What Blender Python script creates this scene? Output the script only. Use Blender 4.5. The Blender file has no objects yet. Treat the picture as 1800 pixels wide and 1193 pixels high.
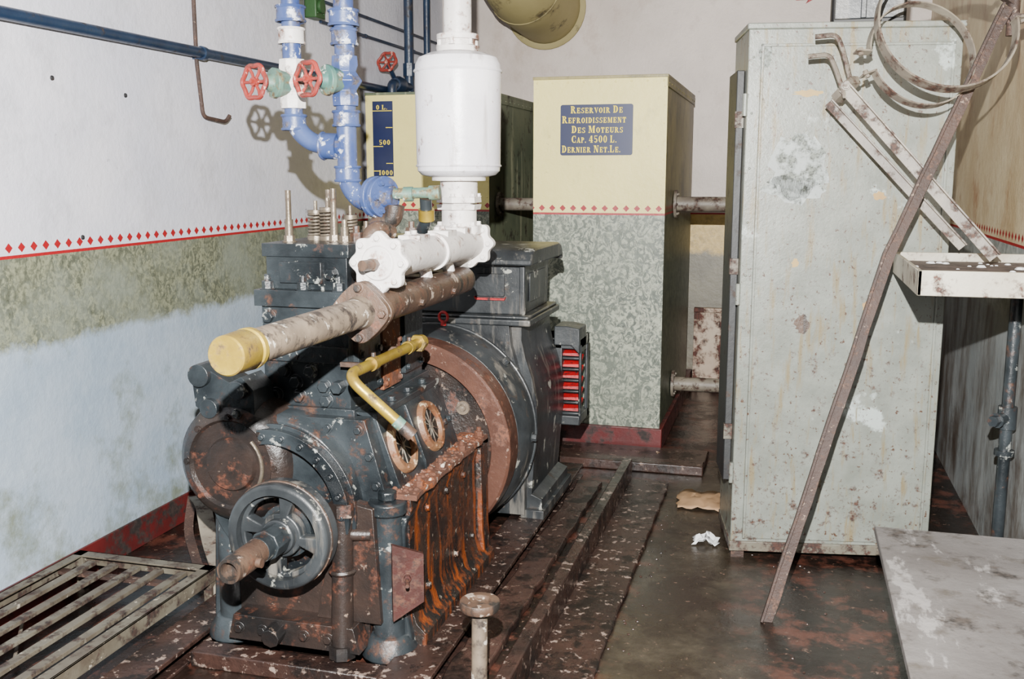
import bpy, bmesh, math, random
from mathutils import Vector, Matrix
random.seed(7)
V=Vector
C=bpy.context.scene.collection
# ---------------------------------------------------------------- materials
def lin(c):
    v=[((x/255)/12.92 if x/255<=0.04045 else ((x/255+0.055)/1.055)**2.4) for x in c]
    L=.2126*v[0]+.7152*v[1]+.0722*v[2]
    v=[max(0,L+(x-L)*1.14)**1.2 for x in v]
    return tuple(v)+(1,)
class NT:
    def __init__(s,name):
        s.m=bpy.data.materials.new(name); s.m.use_nodes=True
        s.t=s.m.node_tree; s.t.nodes.clear()
        s.out=s.n('ShaderNodeOutputMaterial'); s.b=s.n('ShaderNodeBsdfPrincipled')
        s.l(s.b.outputs[0],s.out.inputs[0]); s.geo=s.n('ShaderNodeNewGeometry'); s.pos=s.geo.outputs['Position']
    def n(s,k): return s.t.nodes.new(k)
    def l(s,a,b): s.t.links.new(a,b)
    def inp(s,sock,v):
        if hasattr(v,'is_output'): s.l(v,sock)
        else: sock.default_value=v
    def math(s,op,a,b=0.0,c=0.0):
        n=s.n('ShaderNodeMath'); n.operation=op
        s.inp(n.inputs[0],a); s.inp(n.inputs[1],b); s.inp(n.inputs[2],c); return n.outputs[0]
    def noise(s,scale,detail=6,rough=.6,dist=0,vec=None,stretch=None,off=0):
        n=s.n('ShaderNodeTexNoise'); n.inputs['Scale'].default_value=scale; n.inputs['Detail'].default_value=detail
        n.inputs['Roughness'].default_value=rough; n.inputs['Distortion'].default_value=dist
        mp=s.n('ShaderNodeMapping'); s.l(vec or s.pos,mp.inputs[0]); mp.inputs['Location'].default_value=(off,off*1.7,off*.6)
        if stretch: mp.inputs['Scale'].default_value=stretch
        s.l(mp.outputs[0],n.inputs['Vector']); return n.outputs[0]
    def thr(s,f,t,w=.03):
        n=s.n('ShaderNodeMapRange'); s.l(f,n.inputs[0]); n.inputs[1].default_value=t-w; n.inputs[2].default_value=t+w
        return n.outputs[0]
    def mix(s,f,a,b):
        n=s.n('ShaderNodeMix'); n.data_type='RGBA'; s.inp(n.inputs[0],f); s.inp(n.inputs[6],a); s.inp(n.inputs[7],b); return n.outputs[2]
    def bump(s,h,st,dist=.01):
        n=s.n('ShaderNodeBump'); n.inputs['Strength'].default_value=st; n.inputs['Distance'].default_value=dist
        s.l(h,n.inputs['Height']); s.l(n.outputs[0],s.b.inputs['Normal'])
def amt2t(a): return .5+(.5-a)*.42
def mat(name,base,base2=None,rust=None,amt=.3,scale=6,chip=None,camt=.1,cscale=22,rough=.55,metal=0,bump=.25,streak=None,stamt=.3,off=0,speck=None,spamt=.12,cstretch=None,rmax=.75,low=None):
    s=NT(name); base2=base2 or tuple(x*.85 for x in base)
    col=s.mix(s.thr(s.noise(scale*.6,4,off=off+3),.5,.15),lin(base),lin(base2))
    if chip: col=s.mix(s.thr(s.noise(cscale,8,.65,off=off+11,stretch=cstretch),amt2t(camt),.02),col,lin(chip))
    if streak: col=s.mix(s.thr(s.noise(scale*2.2,6,.6,off=off+5,stretch=(1,1,.12)),amt2t(stamt),.06),col,lin(streak))
    if speck: col=s.mix(s.thr(s.noise(60,6,.7,off=off+31),amt2t(spamt),.03),col,lin(speck))
    rn=s.noise(scale*1.5,10,.68,off=off)
    if low:
        sp=s.n('ShaderNodeSeparateXYZ'); s.l(s.pos,sp.inputs[0])
        rn=s.math('ADD',rn,s.math('MULTIPLY',s.math('MAXIMUM',s.math('SUBTRACT',low,sp.outputs[2]),0.0),.08/low))
    if rust:
        r=s.mix(s.thr(s.noise(scale*8,4,off=off+9),.5,.1),lin(rust),lin(tuple(x*.62 for x in rust)))
        f=s.thr(rn,amt2t(amt),.05); col=s.mix(f,col,r)
        rr=s.n('ShaderNodeMapRange'); s.l(f,rr.inputs[0]); rr.inputs[3].default_value=rough; rr.inputs[4].default_value=max(rough,rmax)
        s.l(rr.outputs[0],s.b.inputs['Roughness'])
        if metal:
            mm=s.n('ShaderNodeMapRange'); s.l(f,mm.inputs[0]); mm.inputs[3].default_value=metal; mm.inputs[4].default_value=0; s.l(mm.outputs[0],s.b.inputs['Metallic'])
    else:
        s.b.inputs['Roughness'].default_value=rough; s.b.inputs['Metallic'].default_value=metal
    s.l(col,s.b.inputs['Base Color'])
    if bump: s.bump(s.noise(scale*5,8,.65,off=off+2),bump,.006)
    return s.m
def banded(name,axis,up,up2,zl,zlo,ma,mb,lo,lo2,stain=None,stamt=.2,msc=16,mw=.07,dist=1.6,upstain=None,upamt=.15,lostreak=None,fade=None,upstreak=None,bmp=.3):
    s=NT(name); sp=s.n('ShaderNodeSeparateXYZ'); s.l(s.pos,sp.inputs[0]); z=sp.outputs[2]; a=sp.outputs[axis]
    u=s.mix(s.thr(s.noise(1.6,5),.5,.14),lin(up),lin(up2))
    u=s.mix(s.thr(s.noise(9,10,.7,off=4),amt2t(.05),.03),u,lin(tuple(x*.72 for x in up)))
    if upstreak: u=s.mix(s.math('MULTIPLY',s.thr(s.noise(4,10,.74,off=41,stretch=(1,1,.6)),.53,.09),.8),u,lin(upstreak))
    if upstain: u=s.mix(s.thr(s.noise(3.5,10,.72,off=8,stretch=(1,1,.8)),amt2t(upamt),.1),u,lin(upstain))
    mo=s.mix(s.thr(s.noise(msc,7,.65,dist=dist,off=2,stretch=(1,1,.8)),.5,mw),lin(ma),lin(mb))
    mo=s.mix(s.math('MULTIPLY',s.thr(s.noise(msc*2,6,.6,dist=1,off=7),.55,.07),.6),mo,lin(tuple(x*.74 for x in ma)))
    mo=s.mix(s.math('MULTIPLY',s.thr(s.noise(2.2,8,.65,off=17),.52,.12),.45),mo,lin(tuple((x*1.0+y)/2*1.02 for x,y in zip(ma,mb))))
    if fade: mo=s.mix(s.math('MULTIPLY',s.thr(s.noise(3.5,10,.72,off=27),.51,.08),.75),mo,lin(fade))
    l=s.mix(s.thr(s.noise(2.5,9,.7,off=6),.5,.12),lin(lo),lin(lo2))
    if lostreak: l=s.mix(s.thr(s.noise(5,9,.7,off=21,stretch=(1,1,.35)),.52,.1),l,lin(lostreak))
    if stain:
        h=s.math('MULTIPLY_ADD',z,-.25,.11); nn=s.math('ADD',s.noise(3.2,9,.7,off=13),h)
        l=s.mix(s.math('MULTIPLY',s.thr(nn,amt2t(stamt),.08),.8),l,lin(stain))
    zn=s.math('MULTIPLY_ADD',s.noise(7,9,.7),.16,-.08); zz=s.math('ADD',z,zn)
    col=s.mix(s.thr(zz,zlo,.02),l,mo)
    col=s.mix(s.math('GREATER_THAN',z,zl),col,u)
    red=lin((150,38,48))
    col=s.mix(s.math('LESS_THAN',s.math('ABSOLUTE',s.math('SUBTRACT',z,zl)),.0055),col,red)
    fr=s.math('ABSOLUTE',s.math('SUBTRACT',s.math('FRACT',s.math('MULTIPLY',a,1/.058)),.5))
    d=s.math('ADD',s.math('MULTIPLY',fr,.058),s.math('ABSOLUTE',s.math('SUBTRACT',z,zl+.03)))
    col=s.mix(s.math('LESS_THAN',d,.0175),col,red)
    s.l(col,s.b.inputs['Base Color']); s.b.inputs['Roughness'].default_value=.45
    s.bump(s.noise(30,8,.65),bmp,.008); return s.m
M={}
M['wl']=banded('wall_left_paint',1,(211,210,216),(198,199,208),1.225,.91,(98,101,90),(142,144,125),(166,175,184),(148,160,172),stain=(112,116,94),stamt=.22,upstain=(184,184,190),upamt=.24,msc=30,mw=.06,fade=(134,139,130),bmp=.45)
M['wb']=banded('wall_back_paint',0,(206,197,190),(190,181,174),1.225,.95,(206,184,136),(190,168,116),(136,132,118),(116,112,102),stain=(80,52,40),stamt=.25,upstain=(176,162,152))
M['wr']=banded('wall_right_paint',1,(214,204,180),(198,184,156),1.235,.95,(142,147,144),(172,174,170),(148,153,154),(166,170,170),upstain=(158,122,94),upamt=.17,upstreak=(184,166,138),msc=14,lostreak=(104,98,92),stain=(84,72,64),stamt=.2)
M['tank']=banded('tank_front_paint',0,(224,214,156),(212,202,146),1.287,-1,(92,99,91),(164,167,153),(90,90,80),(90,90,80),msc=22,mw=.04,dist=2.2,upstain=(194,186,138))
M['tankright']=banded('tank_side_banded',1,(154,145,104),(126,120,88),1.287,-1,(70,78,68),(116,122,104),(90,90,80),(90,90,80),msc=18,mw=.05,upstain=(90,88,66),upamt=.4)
M['tankside']=mat('tank_side_paint',(96,104,88),(118,122,102),rust=(70,62,48),amt=.25,scale=5,streak=(160,160,138),stamt=.24,chip=(140,140,120),camt=.1)
M['ceil']=mat('ceiling_paint',(150,148,146),(138,136,134),bump=.1)
M['dullwall']=mat('dull_wall_paint',(70,68,66),(60,58,56),bump=.1)
M['black']=mat('black_iron_paint',(29,33,36),(62,67,70),rust=(92,66,52),amt=.24,scale=8,chip=(152,154,150),camt=.18,cscale=17,rough=.28,bump=.4,rmax=.55)
M['black2']=mat('generator_paint',(30,33,36),(66,69,71),rust=(86,74,64),amt=.14,scale=7,chip=(156,156,150),camt=.18,cscale=13,rough=.38,bump=.25,streak=(112,109,104),stamt=.22)
M['rust']=mat('rusty_iron',(74,60,53),(96,80,69),rust=(104,72,56),amt=.25,scale=10,chip=(166,154,144),camt=.22,rough=.42,bump=.5,streak=(50,47,45),stamt=.34)
M['drust']=mat('dark_rusty_casting',(36,35,35),(60,51,47),rust=(98,64,50),amt=.3,scale=9,chip=(132,118,108),camt=.14,rough=.3,bump=.5,rmax=.6)
M['orust']=mat('orange_rust_iron',(108,72,54),(86,60,48),rust=(144,88,50),amt=.32,scale=10,chip=(190,178,168),camt=.26,cscale=34,rough=.8,bump=.9)
M['orim']=mat('brassy_rust_rim',(140,112,88),(112,84,66),rust=(128,84,54),amt=.35,scale=14,chip=(190,174,150),camt=.25,rough=.5,bump=.5)
M['blackrust']=mat('rust_streaked_casting',(30,30,31),(54,47,43),rust=(104,64,42),amt=.34,scale=11,streak=(124,72,42),stamt=.34,chip=(146,138,128),camt=.15,cscale=28,rough=.25,bump=.8,rmax=.55)
M['wheelrim']=mat('flywheel_rim',(104,78,68),(84,63,56),rust=(118,82,66),amt=.3,scale=9,chip=(146,126,116),camt=.18,rough=.36,metal=.2,bump=.3)
M['silver']=mat('aluminium_paint',(222,218,214),(198,194,192),rust=(138,106,92),amt=.25,scale=8,chip=(176,160,152),camt=.2,rough=.42,bump=.35)
M['white']=mat('silencer_white_paint',(228,226,228),(212,210,214),rust=(140,106,94),amt=.1,scale=9,chip=(164,148,140),camt=.1,cscale=40,rough=.33,bump=.18,streak=(192,188,188),stamt=.25)
M['blue']=mat('blue_pipe_paint',(58,74,116),(84,98,134),rust=(108,102,102),amt=.3,scale=10,chip=(204,206,212),camt=.24,rough=.38)
M['dblue']=mat('dark_blue_pipe_paint',(34,48,68),(46,62,82),rust=(70,62,58),amt=.2,scale=9,rough=.35)
M['vgreen']=mat('verdigris_bronze',(78,114,108),(116,134,120),rust=(132,116,86),amt=.38,scale=14,chip=(210,210,202),camt=.25,rough=.5)
M['redw']=mat('red_handwheel_paint',(150,72,64),(126,54,48),rust=(102,70,60),amt=.3,scale=14,chip=(200,160,150),camt=.2,rough=.45)
M['brass']=mat('brass',(176,158,86),(144,124,70),rust=(102,84,56),amt=.32,scale=12,rough=.35,metal=.5,bump=.15)
M['pipebuff']=mat('buff_rusty_pipe',(132,121,108),(102,93,84),rust=(70,60,53),amt=.4,scale=12,chip=(192,186,176),camt=.24,rough=.42)
M['steel']=mat('bare_steel',(136,128,116),(104,96,86),rust=(92,74,60),amt=.3,scale=14,rough=.35,metal=.6)
M['locker']=mat('locker_green_grey',(134,137,131),(119,122,116),rust=(88,62,50),amt=.12,scale=15,chip=(168,174,171),camt=.1,cscale=3.6,rough=.36,bump=.2,streak=(126,118,98),stamt=.27,speck=(84,62,50),spamt=.2,low=1.0)
M['lockrust']=mat('locker_rusty_edge',(104,96,86),(116,116,106),rust=(76,52,43),amt=.5,scale=12,rough=.5)
M['rustbar']=mat('rusty_bar',(76,59,52),(60,47,42),rust=(104,82,71),amt=.3,scale=14,chip=(140,124,112),camt=.16,cscale=45,rough=.6,bump=.8)
M['greybar']=mat('grey_bar',(136,130,119),(106,99,92),rust=(84,62,52),amt=.38,scale=11,rough=.5)
M['grate']=mat('grating_iron',(110,106,96),(86,79,70),rust=(68,52,45),amt=.38,scale=10,chip=(162,156,144),camt=.16,rough=.5)
M['dark']=mat('dark_void',(12,11,11),(16,15,14),bump=0)
M['dgrey']=mat('dark_grey_panel',(50,52,53),(38,38,40),rust=(70,56,48),amt=.2,scale=8)
M['navy']=mat('navy_sign',(24,36,74),(28,42,82),rough=.4,bump=0)
M['yel']=mat('yellow_lettering',(240,220,90),(230,210,80),rough=.6,bump=0)
M['red']=mat('bright_red_paint',(168,28,38),(128,24,32),rust=(52,28,28),amt=.28,scale=20,rough=.5)
M['rplate']=mat('red_rust_plate',(74,44,40),(56,38,35),rust=(92,62,48),amt=.4,scale=12,rough=.4)
M['base']=mat('red_brown_skirting',(98,44,44),(76,38,38),rust=(58,46,42),amt=.38,scale=6,rough=.4)
M['ochre']=mat('ochre_duct',(148,139,104),(160,151,118),rust=(112,101,76),amt=.22,scale=4,rough=.75,bump=.1)
M['green']=mat('green_box',(52,80,50),(62,92,58),rough=.5)
M['wood']=mat('grey_wood',(118,115,113),(98,94,92),rust=(80,73,68),amt=.28,scale=5,rough=.7,chip=(142,139,137),camt=.22,cscale=10,cstretch=(1,.3,1),streak=(90,85,80),stamt=.2,bump=.6)
M['trayw']=mat('shelf_paint',(176,172,160),(154,147,134),rust=(92,64,53),amt=.27,scale=10,rough=.5)
M['trayin']=mat('shelf_tray_inside',(104,92,87),(80,69,65),rust=(70,54,49),amt=.4,scale=12,rough=.7)
M['conc']=mat('grey_brown_plinth',(78,62,57),(58,47,43),rust=(46,37,34),amt=.4,scale=6,rough=.22,chip=(130,114,105),camt=.2,rmax=.38,bump=.7)
M['rwplate']=mat('rusty_white_plate',(190,177,163),(172,154,138),rust=(92,54,42),amt=.5,scale=6,rough=.7)
M['paper']=mat('paper',(172,146,120),(152,128,104),bump=0)
M['wpaper']=mat('white_paper',(215,215,215),(195,195,195),bump=0)
M['checker']=mat('chequer_steel',(70,54,49),(46,38,36),rust=(38,30,28),amt=.38,scale=8,chip=(142,128,120),camt=.27,cscale=26,rough=.18,bump=.9,rmax=.38)
M['wpatch']=mat('bare_primer',(166,171,170),(148,153,151),rust=(130,134,128),amt=.45,scale=12,bump=.1)
M['ystick']=mat('old_label',(176,158,110),(154,127,94),bump=0)
def floor_mat():
    s=NT('wet_dirty_floor'); sp=s.n('ShaderNodeSeparateXYZ'); s.l(s.pos,sp.inputs[0])
    a=s.mix(s.thr(s.noise(3,9,.65),.5,.1),lin((46,37,33)),lin((29,24,22)))
    a=s.mix(s.thr(s.noise(6,9,.7,off=5),.55,.05),a,lin((88,60,52)))
    g=s.mix(s.thr(s.noise(5,10,.75,off=9),.5,.1),lin((82,76,67)),lin((58,52,45)))
    g=s.mix(s.thr(s.noise(2.6,9,.72,off=19),.51,.08),g,lin((46,38,34)))
    x=s.math('ADD',sp.outputs[0],s.math('MULTIPLY_ADD',s.noise(4,6),.3,-.15))
    f=s.math('MULTIPLY',s.thr(x,-.5,.06),s.math('SUBTRACT',1.0,s.thr(x,-.08,.14)))
    f=s.math('MULTIPLY',f,s.math('SUBTRACT',1.0,s.thr(sp.outputs[1],4.9,.15)))
    c=s.mix(f,a,g); c=s.mix(s.thr(s.noise(30,9,.72,off=2),.64,.03),c,lin((128,108,97)))
    s.l(c,s.b.inputs['Base Color'])
    r=s.n('ShaderNodeMapRange'); s.l(s.noise(3.5,7,off=4),r.inputs[0]); r.inputs[1].default_value=.42; r.inputs[2].default_value=.58
    r.inputs[3].default_value=.05; r.inputs[4].default_value=.36; s.l(r.outputs[0],s.b.inputs['Roughness'])
    s.bump(s.noise(20,8,.65),.4,.008); return s.m
M['floor']=floor_mat()
# ---------------------------------------------------------------- mesh builder
def frame(ax):
    ax=V(ax).normalized(); h=V((0,0,1)) if abs(ax.z)<.9 else V((1,0,0))
    u=ax.cross(h).normalized(); return ax,u,ax.cross(u)
def fillet(pts,r,n=6):
    pts=[V(p) for p in pts]; o=[pts[0]]
    for i in range(1,len(pts)-1):
        a,b,c=pts[i-1],pts[i],pts[i+1]; ra=min(r,(a-b).length*.49,(c-b).length*.49)
        p=b+(a-b).normalized()*ra; q=b+(c-b).normalized()*ra
        for k in range(n+1):
            t=k/n; o.append(p*(1-t)**2+b*2*t*(1-t)+q*t*t)
    o.append(pts[-1]); return o
class B:
    def __init__(s): s.bm=bmesh.new()
    def mk(s,vs,fs,m=0):
        v=[s.bm.verts.new(p) for p in vs]
        for f in fs:
            try: s.bm.faces.new([v[i] for i in f]).material_index=m
            except ValueError: pass
        return s
    def box(s,x0,x1,y0,y1,z0,z1,m=0):
        vs=[(x,y,z) for x in(x0,x1) for y in(y0,y1) for z in(z0,z1)]
        return s.mk(vs,[(0,1,3,2),(4,6,7,5),(0,4,5,1),(2,3,7,6),(0,2,6,4),(1,5,7,3)],m)
    def prism(s,poly,ax,a,b,m=0):
        def P(p,t):
            return {'x':(t,p[0],p[1]),'y':(p[0],t,p[1]),'z':(p[0],p[1],t)}[ax]
        n=len(poly); vs=[P(p,a) for p in poly]+[P(p,b) for p in poly]
        return s.mk(vs,[tuple(range(n)),tuple(range(2*n-1,n-1,-1))]+[(i,i+n,(i+1)%n+n,(i+1)%n) for i in range(n)],m)
    def arch(s,cx,cz,r0,r1,y0,y1,a0,a1,n=28,m=0):
        vs=[];fs=[]
        for i in range(n+1):
            t=math.radians(a0+(a1-a0)*i/n)
            for r,y in((r0,y0),(r1,y0),(r1,y1),(r0,y1)): vs.append((cx+r*math.cos(t),y,cz+r*math.sin(t)))
        for i in range(n):
            for k in range(4): fs.append((i*4+k,(i+1)*4+k,(i+1)*4+(k+1)%4,i*4+(k+1)%4))
        return s.mk(vs,fs+[(0,1,2,3),(n*4+3,n*4+2,n*4+1,n*4)],m)
    def beam(s,p0,p1,w,h,m=0,up=(0,0,1)):
        p0,p1=V(p0),V(p1); d=(p1-p0).normalized(); u=d.cross(V(up)).normalized(); w2=u.cross(d)
        vs=[p+u*a*w/2+w2*b*h/2 for p in(p0,p1) for a,b in((-1,-1),(1,-1),(1,1),(-1,1))]
        return s.mk(vs,[(0,1,2,3),(7,6,5,4)]+[(i,i+4,(i+1)%4+4,(i+1)%4) for i in range(4)],m)
    def angle(s,pts,w,t,m=0,up=(0,0,1),jit=0):
        pts=[V(p) for p in pts]; N=len(pts); vs=[]; fs=[]
        for i,p in enumerate(pts):
            ww=w*(1+random.uniform(-jit,jit))
            pr=[(0,0),(ww,0),(ww,t),(t,t),(t,ww*.7),(0,ww*.7)]
            d=(pts[min(i+1,N-1)]-pts[max(i-1,0)]).normalized(); u=d.cross(V(up)).normalized(); k=u.cross(d)
            vs+=[p+u*a+k*b for a,b in pr]
        for j in range(N-1): fs+=[(j*6+i,j*6+i+6,j*6+(i+1)%6+6,j*6+(i+1)%6) for i in range(6)]
        return s.mk(vs,fs+[tuple(range(6)),tuple(range(N*6-1,N*6-7,-1))],m)
    def lathe(s,o,ax,prof,n=32,m=0,a0=0,lob=None):
        ax,u,v=frame(ax); o=V(o); rings=[]
        for t,r in prof:
            if r<1e-6: rings.append([s.bm.verts.new(o+ax*t)])
            else: rings.append([s.bm.verts.new(o+ax*t+(u*math.cos(a0+2*math.pi*i/n)+v*math.sin(a0+2*math.pi*i/n))*r*(lob(i/n) if lob else 1)) for i in range(n)])
        for a,b in zip(rings,rings[1:]):
            for i in range(n):
                j=(i+1)%n
                if len(a)==1 and len(b)==1: continue
                if len(a)==1: f=(a[0],b[j],b[i])
                elif len(b)==1: f=(a[i],a[j],b[0])
                else: f=(a[i],a[j],b[j],b[i])
                s.bm.faces.new(f).material_index=m
        return s
    def cyl(s,p0,p1,r,r2=None,n=24,m=0,a0=0,lob=None):
        p0,p1=V(p0),V(p1); L=(p1-p0).length; r2=r if r2 is None else r2
        return s.lathe(p0,p1-p0,[(0,0),(0,r),(L,r2),(L,0)],n,m,a0,lob)
    def tube(s,pts,r,n=14,m=0,closed=False,rs=None):
        pts=[V(p) for p in pts]; N=len(pts); rings=[]; u=None
        for i,p in enumerate(pts):
            if closed: d=(pts[(i+1)%N]-pts[i-1]).normalized()
            else: d=(pts[min(i+1,N-1)]-pts[max(i-1,0)]).normalized()
            if u is None: _,u,_=frame(d)
            u=(u-d*u.dot(d)).normalized(); v=d.cross(u); rr=rs[i] if rs else r
            rings.append([s.bm.verts.new(p+(u*math.cos(2*math.pi*k/n)+v*math.sin(2*math.pi*k/n))*rr) for k in range(n)])
        pr=list(zip(rings,rings[1:]))+([(rings[-1],rings[0])] if closed else [])
        for a,b in pr:
            for k in range(n): s.bm.faces.new((a[k],a[(k+1)%n],b[(k+1)%n],b[k])).material_index=m
        if not closed:
            s.bm.faces.new(rings[0][::-1]).material_index=m; s.bm.faces.new(rings[-1]).material_index=m
        return s
    def torus(s,c,ax,R,r,n=36,k=10,m=0,lob=None):
        ax,u,v=frame(ax); c=V(c)
        return s.tube([c+(u*math.cos(2*math.pi*i/n)+v*math.sin(2*math.pi*i/n))*R*(lob(i/n) if lob else 1) for i in range(n)],r,k,m,True)
    def bolt(s,p,d,r=.012,h=.012,m=0,stud=0):
        p=V(p); d=V(d).normalized(); s.cyl(p,p+d*.003,r*1.35,n=12,m=m); s.cyl(p,p+d*h,r,n=6,m=m)
        if stud: s.cyl(p,p+d*(h+stud),r*.55,n=8,m=m)
        return s
    def boltring(s,c,ax,R,n,r=.01,h=.01,m=0,a0=0):
        a,u,v=frame(ax)
        for i in range(n):
            t=a0+2*math.pi*i/n; s.bolt(V(c)+(u*math.cos(t)+v*math.sin(t))*R,a,r,h,m)
        return s
    def pdisc(s,c,y0,y1,rads,n,solid,m=0):
        c=V(c); d={}
        def vt(i,j,y):
            k=(i%n,j,y)
            if k not in d:
                t=2*math.pi*(i%n)/n; d[k]=s.bm.verts.new((c.x+rads[j]*math.cos(t),y,c.z+rads[j]*math.sin(t)))
            return d[k]
        S=lambda i,j: 0<=j<len(rads)-1 and solid(i%n,j)
        def F(*q): s.bm.faces.new(q).material_index=m
        for i in range(n):
            for j in range(len(rads)-1):
                if not S(i,j): continue
                F(vt(i,j,y0),vt(i+1,j,y0),vt(i+1,j+1,y0),vt(i,j+1,y0)); F(vt(i,j,y1),vt(i,j+1,y1),vt(i+1,j+1,y1),vt(i+1,j,y1))
                if not S(i-1,j): F(vt(i,j,y0),vt(i,j+1,y0),vt(i,j+1,y1),vt(i,j,y1))
                if not S(i+1,j): F(vt(i+1,j,y0),vt(i+1,j,y1),vt(i+1,j+1,y1),vt(i+1,j+1,y0))
                if not S(i,j-1): F(vt(i,j,y0),vt(i,j,y1),vt(i+1,j,y1),vt(i+1,j,y0))
                if not S(i,j+1): F(vt(i,j+1,y0),vt(i+1,j+1,y0),vt(i+1,j+1,y1),vt(i,j+1,y1))
        return s
    def obj(s,name,mats,parent=None,bevel=0,label=None,cat=None,kind=None,local=False,group=None,ang=35):
        bmesh.ops.recalc_face_normals(s.bm,faces=s.bm.faces)
        me=bpy.data.meshes.new(name); s.bm.to_mesh(me); s.bm.free()
        mats=mats if isinstance(mats,(list,tuple)) else [mats]
        for k in mats: me.materials.append(M[k])
        xs=[v.co for v in me.vertices]
        mn=V([min(c[i] for c in xs) for i in range(3)]); mx=V([max(c[i] for c in xs) for i in range(3)])
        c=(mn+mx)/2
        if parent is None: c.z=mn.z
        me.transform(Matrix.Translation(-c))
        for p in me.polygons: p.use_smooth=True
        me.set_sharp_from_angle(angle=math.radians(ang))
        o=bpy.data.objects.new(name,me); C.objects.link(o)
        if parent is not None:
            o.parent=parent; o.location=c if local else c-WL[parent.name]
        else: o.location=c
        WL[o.name]=c.copy()
        if bevel:
            b=o.modifiers.new('bevel','BEVEL'); b.width=bevel; b.segments=2; b.limit_method='ANGLE'; b.angle_limit=math.radians(40)
        if label: o['label']=label
        if cat: o['category']=cat
        if kind: o['kind']=kind
        if group: o['group']=group
        return o
WL={}
def empty(name,loc,label,cat,rot=0,group=None):
    o=bpy.data.objects.new(name,None); o.empty_display_size=.1; C.objects.link(o); o.location=loc; o.rotation_euler=(0,0,rot)
    o['label']=label; o['category']=cat; WL[o.name]=V(loc)
    if group: o['group']=group
    return o
# fat-face serif lettering drawn as polygons (unit cap height)
def _r(x0,y0,x1,y1): return [(x0,y0),(x1,y0),(x1,y1),(x0,y1)]
def _ring(cx,cy,rx,ry,ix,iy,a0,a1,n=14):
    o=[]
    for i in range(n):
        a=math.radians(a0+(a1-a0)*i/n); b=math.radians(a0+(a1-a0)*(i+1)/n)
        o.append([(cx+rx*math.cos(a),cy+ry*math.sin(a)),(cx+rx*math.cos(b),cy+ry*math.sin(b)),(cx+ix*math.cos(b),cy+iy*math.sin(b)),(cx+ix*math.cos(a),cy+iy*math.sin(a))])
    return o
t_=.09
def _st(x,w=.22): return [_r(x,0,x+w,1),_r(x-.08,0,x+w+.08,t_),_r(x-.08,1-t_,x+w+.08,1)]
def glyph(c):
    if c==' ': return [],.38
    if c=='.': return [_r(.05,0,.25,.2)],.32
    if c=='I': return _st(.1),.46
    if c in'EFL':
        g=_st(.1)
        if c in'EF': g+=[_r(.1,1-t_,.72,1),[(.72,1),(.72,.68),(.66,.68),(.6,1-t_),(.6,1)],_r(.3,.5-t_/2,.52,.5+t_/2),_r(.5,.36,.56,.64)]
        if c in'EL': g+=[_r(.1,0,.74,t_),[(.74,0),(.74,.36),(.68,.36),(.6,t_),(.6,0)]]
        return g,.82
    if c=='T': return [_r(.3,0,.54,1),_r(.2,0,.64,t_),_r(.04,1-t_,.8,1),[(.04,1),(.04,.66),(.1,.66),(.18,1)],[(.8,1),(.8,.66),(.74,.66),(.66,1)]],.86
    if c=='D': return _st(.1)+_ring(.34,.5,.46,.5,.22,.41,-90,90),.88
    if c=='O': return _ring(.44,.5,.4,.5,.16,.42,0,360,28),.88
    if c=='C': return _ring(.46,.5,.42,.5,.18,.42,55,305,24)+[_r(.72,.62,.79,1),_r(.72,0,.79,.34)],.86
    if c=='P': return _st(.1)+_ring(.34,.73,.38,.27,.15,.19,-90,90),.8
    if c=='R': return _st(.1)+_ring(.34,.75,.36,.25,.14,.17,-90,90)+[[(.36,.52),(.56,.5),(.86,.04),(.9,0),(.62,0)],_r(.6,0,.94,t_)],.94
    if c=='N': return [_r(.14,0,.22,1),_r(.02,0,.32,t_),_r(.02,1-t_,.3,1),[(.12,1),(.42,1),(.84,0),(.62,0)],_r(.75,0,.83,1),_r(.64,1-t_,.94,1)],.96
    if c=='M': return [_r(.12,0,.2,1),_r(.02,0,.3,t_),_r(.02,1-t_,.3,1),[(.12,1),(.38,1),(.6,.1),(.48,0)],[(.5,0),(.56,.1),(.84,1),(.78,1)],_r(.78,0,1.02,1),_r(.7,0,1.1,t_),_r(.8,1-t_,1.1,1)],1.14
    if c=='A': return [[(.1,0),(.18,0),(.47,1),(.38,1)],[(.36,1),(.52,1),(.84,0),(.56,0)],_r(.24,.28,.62,.36),_r(.0,0,.28,t_),_r(.48,0,.92,t_)],.92
    if c=='V': return [[(.08,1),(.36,1),(.56,.08),(.48,0)],[(.44,0),(.52,0),(.86,1),(.78,1)],_r(.0,1-t_,.44,1),_r(.68,1-t_,.94,1)],.92
    if c=='U': return [_r(.12,.25,.36,1),_r(.02,1-t_,.46,1),_r(.71,.25,.78,1),_r(.62,1-t_,.9,1)]+_ring(.45,.27,.33,.27,.12,.19,180,360),.92
    if c=='S': return _ring(.38,.74,.3,.26,.12,.18,40,270)+_ring(.38,.26,.32,.26,.12,.18,-140,90)+[_r(.6,.68,.67,1),_r(.05,0,.12,.32)],.76
    if c=='0': return _ring(.36,.5,.32,.5,.12,.42,0,360,28),.74
    if c=='1': return _st(.14)+[[(.14,1),(.14,.86),(.0,.8),(.0,.84)]],.5
    if c=='4': return [_r(.4,0,.62,1),_r(.3,0,.72,t_),_r(.03,.24,.74,.32),[(.03,.31),(.12,.31),(.48,1),(.4,1)]],.8
    if c=='5': return [_r(.1,.9,.62,1),_r(.1,.5,.17,1)]+_ring(.34,.32,.32,.32,.1,.24,-150,140),.72
    return [],.4
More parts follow.
